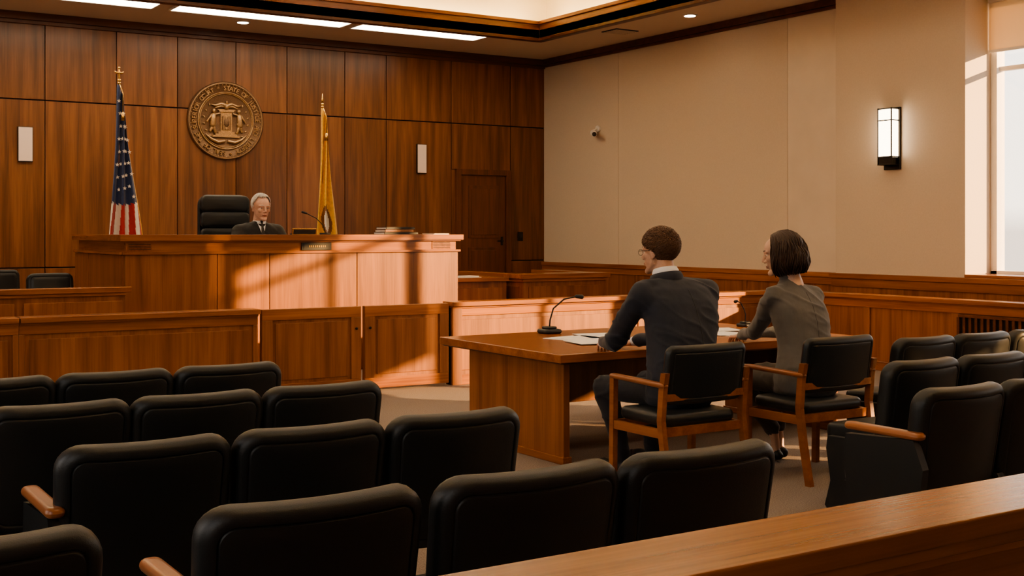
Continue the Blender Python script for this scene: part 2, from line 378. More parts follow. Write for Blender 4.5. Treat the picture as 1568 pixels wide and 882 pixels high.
for s_ in(-1,1):
    for k in range(3): b.cyl((s_*(.02+.018*k),-.058,-.13),(s_*(.02+.018*k),-.058,.06),.005,BRONZED,seg=8)
    b.tube([(0,-.05,.21),(s_*.08,-.055,.235),(s_*.16,-.05,.21),(s_*.22,-.04,.225)],[.03,.028,.018,.006],BRONZE,8)
    b.tube([(s_*.02,-.05,.2),(s_*.09,-.055,.2),(s_*.17,-.05,.175)],[.02,.018,.005],BRONZE,8)
    b.capsule((s_*.19,-.045,.07),.035,(s_*.20,-.045,-.06),.045,BRONZE); b.ell((s_*.185,-.05,.135),(.027,.025,.032),BRONZE,seg=12)
    b.capsule((s_*.18,-.045,-.05),.03,(s_*.23,-.04,-.15),.02,BRONZE); b.capsule((s_*.2,-.045,-.05),.03,(s_*.16,-.04,-.17),.02,BRONZE)
    b.capsule((s_*.17,-.05,.08),.016,(s_*.10,-.055,.10),.012,BRONZE); b.capsule((s_*.22,-.05,.07),.016,(s_*.28,-.045,-.02),.012,BRONZE)
    b.tube([(s_*.02,-.045,-.29),(s_*.12,-.05,-.31),(s_*.22,-.045,-.27),(s_*.3,-.04,-.2)],[.02,.022,.02,.008],BRONZE,8)
    for k in range(7):
        a=math.radians(-60+k*17); b.ell((s_*.325*math.cos(a),-.035,.325*math.sin(a)),(.022,.012,.012),BRONZE,rot=Matrix.Rotation(-s_*(a+.8),3,'Y'),seg=8)
b.ell((0,-.055,.2),(.035,.03,.05),BRONZE,seg=12); b.ell((0,-.06,.26),(.02,.02,.022),BRONZE,seg=10)
b.ell((0,-.058,-.03),(.04,.015,.06),BRONZED,seg=16)
b.build('medallion',.003,parent=seal)
txt="SEAL OF THE SUPERIOR COURT * STATE OF JUSTICE AND LIBERTY * "
dg=bpy.context.evaluated_depsgraph_get
tb=B()
for i,ch_ in enumerate(txt):
    if ch_==' ': continue
    c=bpy.data.curves.new('t','FONT'); c.body=ch_; c.size=.088; c.extrude=.01; c.align_x='CENTER'; c.align_y='CENTER'
    o=bpy.data.objects.new('t',c); COL.objects.link(o); bpy.context.view_layer.update()
    me=bpy.data.meshes.new_from_object(o.evaluated_get(dg()))
    a=math.pi/2+math.pi*.98-2*math.pi*i/len(txt)
    rr=R-.098
    M=T(rr*math.cos(a),-.035,rr*math.sin(a))@Matrix.Rotation(-(a-math.pi/2),4,'Y')@RX(90)
    tb.add([v.co for v in me.vertices],[tuple(p.vertices) for p in me.polygons],BRONZE,M)
    bpy.data.objects.remove(o)
tb.build('lettering',parent=seal)

# ---------------------------------------------------------------- judge bench
b=B(); X0,X1,Y0,Y1=3.17,6.93,12.0,13.95; ZT=1.47
b.box(X0,X1,Y0,Y0+.08,0,1.27,WOODV)
b.box(X0,X0+.08,Y0+.08,Y1,0,1.27,WOODV); b.box(X1-.08,X1,Y0+.08,Y1,0,1.27,WOODV)
sx=[X0,4.10,4.66,5.66,X1]
for i in range(len(sx)-1): b.box(sx[i]+.004,sx[i+1]-.004,Y0-.02,Y0,0.02,1.275,WOODV)
b.box(X0-.02,X1+.02,Y0-.045,Y0+.02,1.275,1.30,WOODH)
b.box(X0+.02,X1-.02,Y0+.0,Y0+.08,1.27,1.41,WOODH)
b.box(X0+.02,X0+.08,Y0+.08,Y1,1.27,1.41,WOODY); b.box(X1-.08,X1-.02,Y0+.08,Y1,1.27,1.41,WOODY)
b.box(X0-.02,X0,Y0,Y1-.6,0,1.27,WOODV); b.box(X0-.02,X0,Y1-.59,Y1,0,1.27,WOODV)
b.box(X0-.045,X0+.06,Y0,Y1,1.275,1.30,WOODY)
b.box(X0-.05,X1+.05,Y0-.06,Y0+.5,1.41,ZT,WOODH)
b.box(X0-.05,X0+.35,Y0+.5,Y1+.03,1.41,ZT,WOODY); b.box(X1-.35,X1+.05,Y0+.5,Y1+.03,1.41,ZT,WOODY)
b.box(X0-.03,X1+.03,Y0-.03,Y0+.04,1.395,1.41,WOODH)
b.box(X0+.35,X1-.35,Y0+.5,Y0+.85,1.30,1.34,WOODH)
for x in(3.32,6.72):
    b.box(x-.12,x+.12,Y0-.006,Y0,1.31,1.39,WOODY)
    for k in range(4): b.box(x-.11,x+.11,Y0-.008,Y0-.005,1.322+.017*k,1.328+.017*k,SEAM)
b.build('judge_bench',.005)
b=B(); b.box(3.3,6.8,12.9,14.6,0,.6,CARPET); b.build('judge_platform')
b=B(); b.box(5.02,5.36,Y0-.02,Y0-.002,1.305,1.385,PLAST); b.box(5.04,5.34,Y0-.023,Y0-.02,1.315,1.375,BOOK)
for k in range(9): b.box(5.10+.022*k,5.113+.022*k,Y0-.026,Y0-.023,1.335,1.357,BRASS)
b.build('name_plaque',.002)
b=B()
for i,(w,m) in enumerate(((.42,BOOK),(.36,BOOKB),(.38,BOOK))):
    z=ZT+.028*i; b.box(6.03+i*.01,6.03+w,12.05,12.33-i*.01,z,z+.004,m); b.box(6.035+i*.01,6.03+w-.006,12.06,12.33-i*.01-.005,z+.004,z+.022,PAPER); b.box(6.03+i*.01,6.03+w,12.05,12.06,z+.004,z+.022,m); b.box(6.03+i*.01,6.03+w,12.05,12.33-i*.01,z+.022,z+.028,m)
b.build('stack_of_law_books',.002)
b=B()
for k in range(3): b.box(6.62,6.82,12.0,12.25,ZT+.004*k,ZT+.003+.004*k,PAPER,T(6.7,12.1,0)@RZ(3*k)@T(-6.7,-12.1,0))
b.build('bench_papers')
b=B(); M=T(5.20,12.35,ZT)@RX(12)
b.box(-.14,.14,-.01,.01,0,.07,BRASS,M); b.box(-.13,.13,-.014,-.01,.01,.06,BOOK,M); b.box(-.14,.14,-.01,.06,0,.012,BOOK,T(5.20,12.35,ZT)); b.build('desk_name_plate',.002)
b=B(); b.cyl((5.47,12.4,ZT),(5.47,12.4,ZT+.02),.06,PLAST,seg=20); b.tube([(5.47,12.4,ZT+.02),(5.46,12.42,ZT+.1),(5.40,12.48,ZT+.18),(5.31,12.54,ZT+.235)],.005,METAL,8); b.capsule((5.31,12.54,ZT+.235),.011,(5.27,12.56,ZT+.25),.013,PLAST); b.build('bench_microphone')

# ---------------------------------------------------------------- clerk partition left
b=B(); yp=11.5; zt=.985
b.box(-3.1,3.05,yp,yp+.06,0,zt-.05,WOODV); b.box(-3.1,3.1,yp-.04,yp+.12,zt-.05,zt,WOODH)
for k in range(6):
    x=3.05-.95*k; b.box(x-.9,x-.03,yp-.015,yp,.15,zt-.13,WOODV)
b.box(-3.1,3.05,yp-.02,yp,zt-.08,zt-.05,WOODH)
b.build('clerk_partition',.005)
def task_chair():
    b=B()
    b.pad(.46,.48,.08,.07,LEATH2,T(0,.18,.84)@RX(-8),bend=.03,groove=.004)
    b.pad(.48,.46,.08,.07,LEATH2,T(0,-.06,.5)@RX(90))
    b.tube([(0,.15,.48),(0,.24,.55),(0,.24,.75)],.02,METAL)
    b.cyl((0,0,.1),(0,0,.47),.025,METAL)
    for k in range(5):
        a=2*math.pi*k/5; b.tube([(0,0,.1),(.27*math.cos(a),.27*math.sin(a),.06)],[.025,.015],PLAST); b.ell((.27*math.cos(a),.27*math.sin(a),.03),(.03,.03,.03),PLAST,seg=12)
    for s_ in(-1,1):
        b.tube([(s_*.22,0,.48),(s_*.27,0,.52),(s_*.27,.0,.68)],.013,PLAST); b.pad(.05,.26,.03,.02,PLAST,T(s_*.27,0,.69)@RX(90))
    return b
tc_=task_chair().build('task_chair',loc=(2.68,12.75,0))
dup(tc_,(2.02,12.75,0),.2); dup(tc_,(2.45,14.2,0),.1)
b=B(); x0,x1,y0,y1,zt=8.55,9.88,13.1,14.7,.95
b.box(x0,x1,y0,y0+.06,0,zt-.06,WOODV); b.box(x0,x0+.06,y0+.06,y1,0,zt-.06,WOODV); b.box(x1-.06,x1,y0+.06,y1,0,zt-.06,WOODV)
b.box(x0-.05,x1+.05,y0-.05,y0+.4,zt-.06,zt,WOODH); b.box(x0-.05,x0+.15,y0+.4,y1,zt-.06,zt,WOODY); b.box(x1-.15,x1+.05,y0+.4,y1,zt-.06,zt,WOODY)
b.box(x0+.08,x1-.08,y0-.015,y0,.15,zt-.16,WOODV); b.box(x0-.015,x0,y0+.1,y1-.1,.15,zt-.16,WOODV)
b.box(x0-.02,x1+.02,y0-.025,y0,zt-.1,zt-.06,WOODH); b.box(x0-.025,x0,y0,y1,zt-.1,zt-.06,WOODY)
b.build('witness_stand',.005)
b=B(); b.box(7.02,8.42,13.3,13.36,0,.86,WOODV); b.box(7.0,8.43,13.25,13.9,.86,.91,WOODH); b.box(7.1,8.35,13.285,13.3,.12,.78,WOODV); b.box(7.02,7.08,13.36,13.88,0,.86,WOODV); b.box(8.36,8.42,13.36,13.88,0,.86,WOODV); b.build('clerk_desk',.005)
b=B(); b.box(7.75,8.1,13.4,13.65,.91,.915,PAPER); b.box(7.77,8.08,13.42,13.62,.915,.93,PAPER,T(7.9,13.5,0)@RZ(6)@T(-7.9,-13.5,0)); b.build('clerk_papers')
dup(tc_,(7.6,14.35,0),0)

# ---------------------------------------------------------------- bar rail with gates
YR1=10.27; zt=.815
def barpanel(b,xa,xb,ncols):
    b.box(xa,xb,YR1,YR1+.08,0,zt-.05,WOODV)
    w=(xb-xa)/ncols
    b.box(xa,xb,YR1-.018,YR1,0,.10,WOODH); b.box(xa,xb,YR1-.018,YR1,zt-.14,zt-.05,WOODH)
    for i in range(ncols+1):
        x=xa+w*i; a=max(xa,x-.045); c=min(xb,x+.045); b.box(a,c,YR1-.018,YR1,.10,zt-.14,WOODV)
    for i in range(ncols): b.box(xa+w*i+.08,xa+w*(i+1)-.08,YR1-.010,YR1,.14,zt-.18,WOODV)
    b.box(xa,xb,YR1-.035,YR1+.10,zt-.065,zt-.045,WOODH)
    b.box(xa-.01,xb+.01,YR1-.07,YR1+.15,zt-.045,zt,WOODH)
b=B(); barpanel(b,-3.1,1.88,3); barpanel(b,1.88,3.88,1)
b.build('courtroom_bar_rail',.006)
b=B(); barpanel(b,5.86,8.1,1); barpanel(b,8.1,10.4,1)
b.box(5.86,5.97,YR1-.03,YR1+.1,0,zt-.05,WOODV)
xs=10.4
b.box(xs,xs+.08,2.0,YR1+.08,0,zt-.05,WOODV); b.box(xs-.07,xs+.15,2.0,YR1+.15,zt-.045,zt,WOODY); b.box(xs-.03,xs+.1,2.0,YR1,zt-.065,zt-.045,WOODY)
b.box(xs-.018,xs,7.9,YR1,0,.1,WOODY); b.box(xs-.018,xs,2,YR1,zt-.14,zt-.05,WOODY)
for y in (7.9,9.05,10.15): b.box(xs-.018,xs,y-.05,y+.05,.1,zt-.14,WOODV)
b.build('courtroom_bar_rail',.006)
b=B()
b.box(xs-.02,xs-.002,2.0,7.84,.08,.66,SEAM)
y=2.02
while y<7.84: b.box(xs-.045,xs-.02,y,y+.03,.1,.64,DARKW); y+=.07
b.box(xs-.05,xs-.002,2,7.84,.64,.67,DARKW); b.box(xs-.05,xs-.002,2,7.84,.07,.1,DARKW)
b.build('radiator_grille',.002)
def gate(xa,xb,hinge_r):
    b=B(); z0,z1=.03,zt-.01
    b.box(xa,xb,YR1+.005,YR1+.05,z0,z1,WOODV)
    b.box(xa,xb,YR1-.012,YR1+.005,z0,z0+.1,WOODH); b.box(xa,xb,YR1-.012,YR1+.005,z1-.1,z1,WOODH)
    b.box(xa,xa+.1,YR1-.012,YR1+.005,z0+.1,z1-.1,WOODV); b.box(xb-.1,xb,YR1-.012,YR1+.005,z0+.1,z1-.1,WOODV)
    b.box(xa+.13,xb-.13,YR1-.004,YR1+.005,z0+.13,z1-.13,WOODV)
    xk=xb-.05 if hinge_r else xa+.05
    b.cyl((xk,YR1-.012,.6),(xk,YR1-.03,.6),.012,METAL)
    b.build('swing_gate',.005)
gate(3.92,4.89,True); gate(4.93,5.83,False)

# ---------------------------------------------------------------- foreground rail
b=B(); zt=.903
b.box(-3.1,6.5,1.60,1.84,zt-.045,zt,WOODH); b.box(-3.1,6.5,1.615,1.81,zt-.075,zt-.045,WOODH)
b.box(-3.1,6.5,1.64,1.79,zt-.10,zt-.075,WOODH); b.box(-3.1,6.5,1.67,1.76,0,zt-.10,WOODV)
b.box(-3.1,6.5,1.655,1.67,zt-.22,zt-.1,WOODH); b.box(-3.1,6.5,1.655,1.67,0,.12,WOODH)
for k in range(12):
    x=-3.0+.78*k; b.box(x-.05,x+.05,1.655,1.67,.12,zt-.22,WOODV)
    b.box(x+.1,x+.68,1.66,1.67,.16,zt-.26,WOODV)
b.build('wooden_partition_rail',.010,bseg=3)

# ---------------------------------------------------------------- gallery seats
def gseat(w=.565,top=.835,arms=(-1,1)):
    b=B(); h=.50
    b.pad(w-.012,h,.085,.085,LEATH,T(0,.03,top-h/2)@RX(9),bend=.045,groove=.007,crown=.006,taper=.05)
    b.pad(w-.09,.44,.11,.07,LEATH,T(0,.29,.42)@RX(86),crown=.012)
    b.box(-w/2+.05,w/2-.05,.1,.48,.33,.37,PLAST)
    for s_ in(-1,1):
        x=s_*(w/2)
        pr=[(.02,.0),(.40,.0),(.43,.05),(.39,.25),(.42,.50),(.41,.60),(.04,.62),(-.01,.5),(.02,.25)]
        if s_ not in arms: pr=[(y,z*.68) for y,z in pr]
        vs=[(x-.02,y,z) for y,z in pr]+[(x+.02,y,z) for y,z in pr]; n=len(pr)
        b.add(vs,[tuple(range(n))[::-1],tuple(range(n,2*n))]+[(i,(i+1)%n,(i+1)%n+n,i+n) for i in range(n)],LEATH)
        if s_ in arms: b.pad(.062,.42,.034,.028,ARMW,T(x,.21,.637)@RX(90))
    return b
g=gseat(arms=()).build('theater_seat',.006,loc=(1.67,3.86,0))
gl=gseat(arms=(-1,)).build('theater_seat',.006,loc=(1.10,3.86,0))
dup(g,(2.24,3.86,0))
for x in(-.6,-.05,.5,1.05,1.60,2.16): dup(g,(x,4.88,0))
for x in(-.6,-.1,.45,.97,1.52,2.08): dup(g,(x,5.87,0))
g2l=gseat(.60,.85,(-1,)).build('theater_seat',.006,loc=(1.20,2.75,0))
g2=gseat(.60,.85,()).build('theater_seat',.006,loc=(.39,2.75,0))
for x in(-.24,1.84,2.46): dup(g2,(x,2.75,0))
dup(gl,(4.47,3.34,0))
for x,y in((5.04,3.34),(5.61,3.34),(5.22,4.14),(5.80,4.14),(6.38,4.14),(6.36,5.03),(6.93,5.03),(7.50,5.03)): dup(g,(x,y,0))

# ---------------------------------------------------------------- counsel table
b=B(); x0,x1,y0,y1,zt=4.38,7.07,6.28,7.85,.72
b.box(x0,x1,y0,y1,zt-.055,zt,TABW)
b.box(x0+.02,x1-.02,y0+.02,y1-.02,zt-.065,zt-.055,DARKW)
for xa,xb in((4.46,4.51),(6.94,6.99)):
    b.box(xa,xb,6.36,7.55,0.02,zt-.065,WOODV); b.box(xa-.01,xb+.01,6.35,7.56,0,.05,WOODY)
b.box(4.51,6.94,7.40,7.44,.22,zt-.065,WOODV)
b.build('counsel_table',.006)
def gooseneck(x,y,z,tip,name,k=1.0):
    b=B(); b.pad(.15*k,.16*k,.035*k,.03*k,PLAST,T(x,y,z+.018*k)@RX(90)); b.pad(.09*k,.1*k,.02,.02*k,PLAST,T(x,y,z+.045*k)@RX(90))
    tx,ty,tz=tip
    P=[(x,y,z+.04*k),(x+.005,y,z+.10),(x+(tx-x)*.12,y+(ty-y)*.12,z+(tz-z)*.68),(x+(tx-x)*.45,y+(ty-y)*.45,z+(tz-z)*.93),(x+(tx-x)*.85,y+(ty-y)*.85,tz)]
    b.tube(P,.0065*k,PLAST,8); b.capsule(P[-1],.015*k,(tx,ty,tz-.004),.019*k,PLAST)
    b.build(name,.003)
gooseneck(5.24,7.66,.72,(5.50,7.60,1.0),'table_microphone')
gooseneck(6.98,7.35,.72,(6.90,7.38,.93),'table_microphone',.75)
def papers(name,lst):
    b=B()
    for (x,y,a,w,l,z) in lst: b.box(-w/2,w/2,-l/2,l/2,0,.003,PAPER,T(x,y,.72+z)@RZ(a))
    b.build(name)
papers('legal_papers',[(5.15,7.15,12,.32,.42,.0),(5.18,7.12,4,.30,.42,.0035),(5.0,6.85,-10,.22,.30,.007),(5.42,7.25,-15,.30,.4,.0035)])
papers('legal_papers',[(6.35,6.95,10,.32,.42,.0),(6.3,6.9,-6,.22,.30,.0035),(6.55,7.2,-20,.3,.3,.0035)])
b=B(); b.box(-.14,.14,-.2,.2,0,.012,BOOK,T(5.6,6.75,.72)@RZ(8)); b.box(-.12,.12,-.18,.18,.012,.016,PAPER,T(5.6,6.75,.72)@RZ(8)); b.build('leather_portfolio',.002)

# ---------------------------------------------------------------- counsel chairs
def armchair():
    b=B()
    b.pad(.585,.34,.06,.05,LEATH2,T(0,.0,.70)@RX(9),bend=.02,groove=.004)
    b.pad(.54,.44,.07,.06,LEATH2,T(0,.25,.445)@RX(91),crown=.008)
    def post(x,pts,wd,dp,mat):
        b.rings([[(x-wd/2,y-dp/2,z),(x+wd/2,y-dp/2,z),(x+wd/2,y+dp/2,z),(x-wd/2,y+dp/2,z)] for (y,z) in pts],mat,smooth=False)
    for s_ in(-1,1):
        x=s_*.30
        post(x,[(-.05,0),(.0,.25),(.03,.45),(.015,.62),(-.005,.72)],.032,.042,ARMW)
        post(x,[(.47,0),(.465,.3),(.46,.655)],.034,.038,ARMW)
        b.pad(.055,.50,.028,.025,ARMW,T(x,.235,.655)@RX(91.5))
        b.box(x-.013,x+.013,.03,.46,.355,.405,ARMW)
    b.box(-.295,.295,.02,.045,.36,.41,ARMW); b.box(-.295,.295,.45,.475,.355,.405,ARMW)
    b.box(-.29,.29,-.002,.022,.56,.60,ARMW)
    return b
ch=armchair().build('wooden_armchair',.004,loc=(4.60,5.16,0))
dup(ch,(5.61,5.10,0))

# ---------------------------------------------------------------- judge chair
b=B()
for k in range(4):
    b.pad(.56,.20,.13,.07,LEATH2,T(0,.0,1.22-.185*k),bend=-.05,crown=.01)
b.pad(.60,.80,.07,.12,LEATH2,T(0,.06,.93),bend=-.05)
b.pad(.56,.52,.13,.08,LEATH2,T(0,-.3,.46)@RX(90),crown=.01)
for s_ in(-1,1):
    b.tube([(s_*.3,-.05,.45),(s_*.33,-.1,.62),(s_*.33,-.3,.68),(s_*.33,-.45,.62),(s_*.3,-.4,.45)],.025,PLAST); b.pad(.08,.32,.05,.03,LEATH2,T(s_*.33,-.25,.7)@RX(90))
b.cyl((0,-.25,.08),(0,-.25,.42),.03,METAL)
for k in range(5):
    a=2*math.pi*k/5; b.tube([(0,-.25,.1),(.3*math.cos(a),-.25+.3*math.sin(a),.06)],[.03,.018],PLAST); b.ell((.3*math.cos(a),-.25+.3*math.sin(a),.03),(.03,.03,.03),PLAST,seg=12)
b.build('judge_leather_chair',.0,loc=(4.74,13.62,.6),rz=math.radians(-8))

# ---------------------------------------------------------------- flags
def flag(name,x,y,top,style):
    e=empty(name,(x,y,.35)); H=top-.35
    b=B()
    b.cyl((0,0,0),(0,0,.03),.16,BRASS,seg=32); b.cyl((0,0,.03),(0,0,.12),.12,BRASS,.03,seg=32)
    b.cyl((0,0,.1),(0,0,H-.2),.013,ARMW,seg=14)
    b.cyl((0,0,H-.2),(0,0,H-.17),.02,BRASS); b.ell((0,0,H-.15),(.022,.022,.022),BRASS)
    if style=='us':
        b.capsule((0,0,H-.13),.012,(0,0,H-.02),.010,BRASS); b.tube([(-.055,0,H-.04),(-.03,0,H-.06),(0,0,H-.055),(.03,0,H-.06),(.055,0,H-.04)],[.004,.014,.016,.014,.004],BRASS,8); b.ell((0,0,H-.0),(.014,.014,.018),BRASS)
    else: b.tube([(0,0,H-.14),(0,0,H-.10),(0,0,H)],[.008,.018,.002],BRASS,10)
    b.build('pole',parent=e)
    b=B(); nu,nv=72,72; L=H-.22-.55; z1=H-.2
    W0,W1=(.10,.42) if style=='us' else (.09,.33)
    def P(u,v):
        w=W0+(W1-W0)*min(1,v*1.25)**.8
        ph=u*math.pi*2*2.6
        xx=-.30*w+w*u+.02*math.sin(v*5+u*4)
        yy=-.02-.045*math.sin(ph+v*1.5)*(.5+.6*v)-.03*math.sin(u*math.pi)
        zt_=z1-.45*u**1.3*(1 if style=='us' else .8); zb=z1-L-.12*math.sin(u*3)
        return (xx,yy,zt_+(zb-zt_)*v)
    vs=[P(i/nu,j/nv) for j in range(nv+1) for i in range(nu+1)]
    grp={}
    for j in range(nv):
        for i in range(nu):
            u=i/nu; v=j/nv
            if style=='us':
                if v<.60-.10*u: m=BLUC
                else: m=REDC if int((u*7+v*2.5))%2==0 else WHTC
                if u>.965 : m=GOLDC
            else:
                m=GOLDC
                if (u-.5)**2/.05+(v-.62)**2/.010<1: m=WHTC if (u-.5)**2/.022+(v-.62)**2/.0045<1 else BOOKB
            grp.setdefault(m,[]).append((j*(nu+1)+i,j*(nu+1)+i+1,(j+1)*(nu+1)+i+1,(j+1)*(nu+1)+i))
    k0=len(b.v); b.v+=vs
    for m,fs in grp.items():
        k=b.mi(m)
        for f in fs: b.f.append([q+k0 for q in f]); b.m.append(k); b.s.append(True)
    o=b.build('cloth',parent=e); sol=o.modifiers.new('s','SOLIDIFY'); sol.thickness=.004
    if style=='us':
        b=B()
        for k in range(26):
            u=.08+.84*((k*.37)%1); v=.08+.44*(k/26)
            p=Vector(P(u,v)); p.y-=.02
            r=.026; vs=[]
            for q in range(10):
                a=math.pi/2+q*math.pi/5; rr=r if q%2==0 else r*.42; vs.append((p.x+rr*math.cos(a),p.y,p.z+rr*math.sin(a)))
            vs2=[(a_,c_-.003,d_) for a_,c_,d_ in vs]
            n=10
            b.add(vs+vs2,[tuple(range(n)),tuple(range(n,2*n))[::-1]]+[(i,(i+1)%n,(i+1)%n+n,i+n) for i in range(n)],WHTC)
        b.build('stars',parent=e)
    b=B(); b.tube([(.0,-.03,z1),(.03,-.07,z1-.12),(.02,-.09,z1-.35)],.006,BRASS,6); b.tube([(.02,-.09,z1-.35),(.02,-.09,z1-.45)],[.018,.024],BRASS,8); b.build('tassel',parent=e)
flag('united_states_flag',3.93,15.1,3.51,'us')
flag('gold_state_flag',6.71,15.3,3.39,'st')

# ---------------------------------------------------------------- people
def remesh(b,name,voxel,labels=None,parent=None,smooth=6,fac=.5,fold=0):
    o=bpy.data.objects.new('tmp',b.mesh('tmp')); COL.objects.link(o)
    r=o.modifiers.new('r','REMESH'); r.mode='VOXEL'; r.voxel_size=voxel; r.use_smooth_shade=True
    s=o.modifiers.new('s','SMOOTH'); s.iterations=smooth; s.factor=fac
    bpy.context.view_layer.update()
    me=bpy.data.meshes.new_from_object(o.evaluated_get(dg())); bpy.data.objects.remove(o)
    me.materials.clear()
    n=len(me.polygons)
    if labels:
        mats=[]
        c=np.empty(n*3); me.polygons.foreach_get('center',c); c=c.reshape(-1,3)
        best=np.full(n,1e9); idx=np.zeros(n,int)
        for p0,p1,rad,m in labels:
            if m not in mats: mats.append(m)
            p0=np.array(p0,float);p1=np.array(p1,float); d=p1-p0; L=max((d@d),1e-9)
            t=np.clip(((c-p0)@d)/L,0,1); dist=np.linalg.norm(c-(p0+t[:,None]*d),axis=1)-rad
            w=dist<best; best[w]=dist[w]; idx[w]=mats.index(m)
        for m in mats: me.materials.append(m)
        me.polygons.foreach_set('material_index',idx.tolist())
    else: me.materials.append(b.mats[0])
    me.polygons.foreach_set('use_smooth',[True]*n); me.update()
    if fold:
        skinv=set()
        for p in me.polygons:
            if 'skin' in me.materials[p.material_index].name: skinv.update(p.vertices)
        nrm=[v.normal.copy() for v in me.vertices]
        for v in me.vertices:
            if v.index in skinv: continue
            p=v.co
            a=noise.noise(Vector((p.x*6+p.z*5,p.y*6-p.z*3,p.z*11+p.x*3)))
            r=1-min(1,abs(a)*3.2)
            c_=noise.noise(Vector((p.x*4,p.y*4,p.z*3))+Vector((7,3,1)))
            v.co=p+nrm[v.index]*fold*(r*r*(.5+c_)*1.0+.9*c_)
        me.update()
    ob=bpy.data.objects.new(name,me); COL.objects.link(ob)
    if parent: ob.parent=parent
    return ob
def head(parent,M,skin,age=0,fem=0):
    b=B(); w=.94 if fem else 1
    b.ell((0,-.012,.03),(.076*w,.096,.087),skin,M=M,seg=28)
    b.ell((0,.030,-.035),(.058*w,.060,.082),skin,M=M,seg=24)
    b.ell((0,.02,.03),(.068*w,.074,.07),skin,M=M,seg=24)
    for s in(-1,1):
        b.capsule((s*.050*w,.0,-.055),.019,(s*.012,.072,-.103),.017,skin,M=M)
        b.capsule((s*.058*w,-.005,.0),.018,(s*.050*w,.0,-.055),.019,skin,M=M)
        b.ell((s*.036*w,.064,-.022),(.022,.022,.022),skin,M=M)
        b.capsule((s*.012,.090,.022),.008,(s*.048*w,.070,.020),.009,skin,M=M)
        b.capsule((s*.0105,.100,-.037),.0075,(s*.0105,.094,-.034),.008,skin,M=M)
        b.ell((s*.080*w,-.008,-.006),(.007,.018,.031),skin,rot=Matrix.Rotation(-.2,3,'X')@Matrix.Rotation(-s*.3,3,'Z'),M=M)
        b.ell((s*.082*w,-.004,-.030),(.007,.010,.012),skin,M=M)
    b.capsule((0,.088,.018),.0085,(0,.110,-.027),.0105,skin,M=M)
    b.capsule((0,.078,-.105),.019,(0,.070,-.1),.02,skin,M=M)
    b.capsule((-.014,.087,-.060),.0075,(.014,.087,-.060),.0075,skin,M=M)
    b.capsule((-.012,.085,-.072),.0075,(.012,.085,-.072),.0075,skin,M=M)
    nr=.047 if fem else .056
    b.capsule((0,-.022,-.05),nr,(0,-.045,-.19),nr+.006,skin,M=M,seg=24)
    o=remesh(b,'head',.0045,parent=parent,smooth=5)
    b=B()
    for s in(-1,1):
        b.ell((s*.030*w,.0745,.001),(.0115,.0105,.0085),EYEW,M=M); b.ell((s*.0305*w,.0824,.001),(.0052,.0040,.0054),EYED,M=M,seg=12)
        b.tube([(s*.017,.084,.004),(s*.025,.0885,.009),(s*.034,.087,.0095),(s*.043*w,.077,.004)],[.002,.0034,.0034,.002],skin,8,M=M)
        b.tube([(s*.018,.084,-.003),(s*.027,.087,-.0085),(s*.036,.085,-.0085),(s*.043*w,.077,-.002)],[.002,.003,.003,.002],skin,8,M=M)
    b.tube([(-.024,.086,-.066),(-.012,.0945,-.0625),(0,.096,-.064),(.012,.0945,-.0625),(.024,.086,-.066)],[.001,.0035,.004,.0035,.001],LIP,8,M=M)
    b.tube([(-.020,.087,-.069),(0,.0945,-.0725),(.020,.087,-.069)],[.001,.0048,.001],LIP,8,M=M)
    b.build('facial_features',parent=parent)
def brows(parent,M,mat,w=1):
    b=B()
    for s in(-1,1): b.tube([(s*.014,.0955,.026),(s*.03*w,.0895,.030),(s*.048*w,.072,.027)],[.002,.003,.0015],mat,8,M=M)
    b.build('eyebrows',parent=parent)
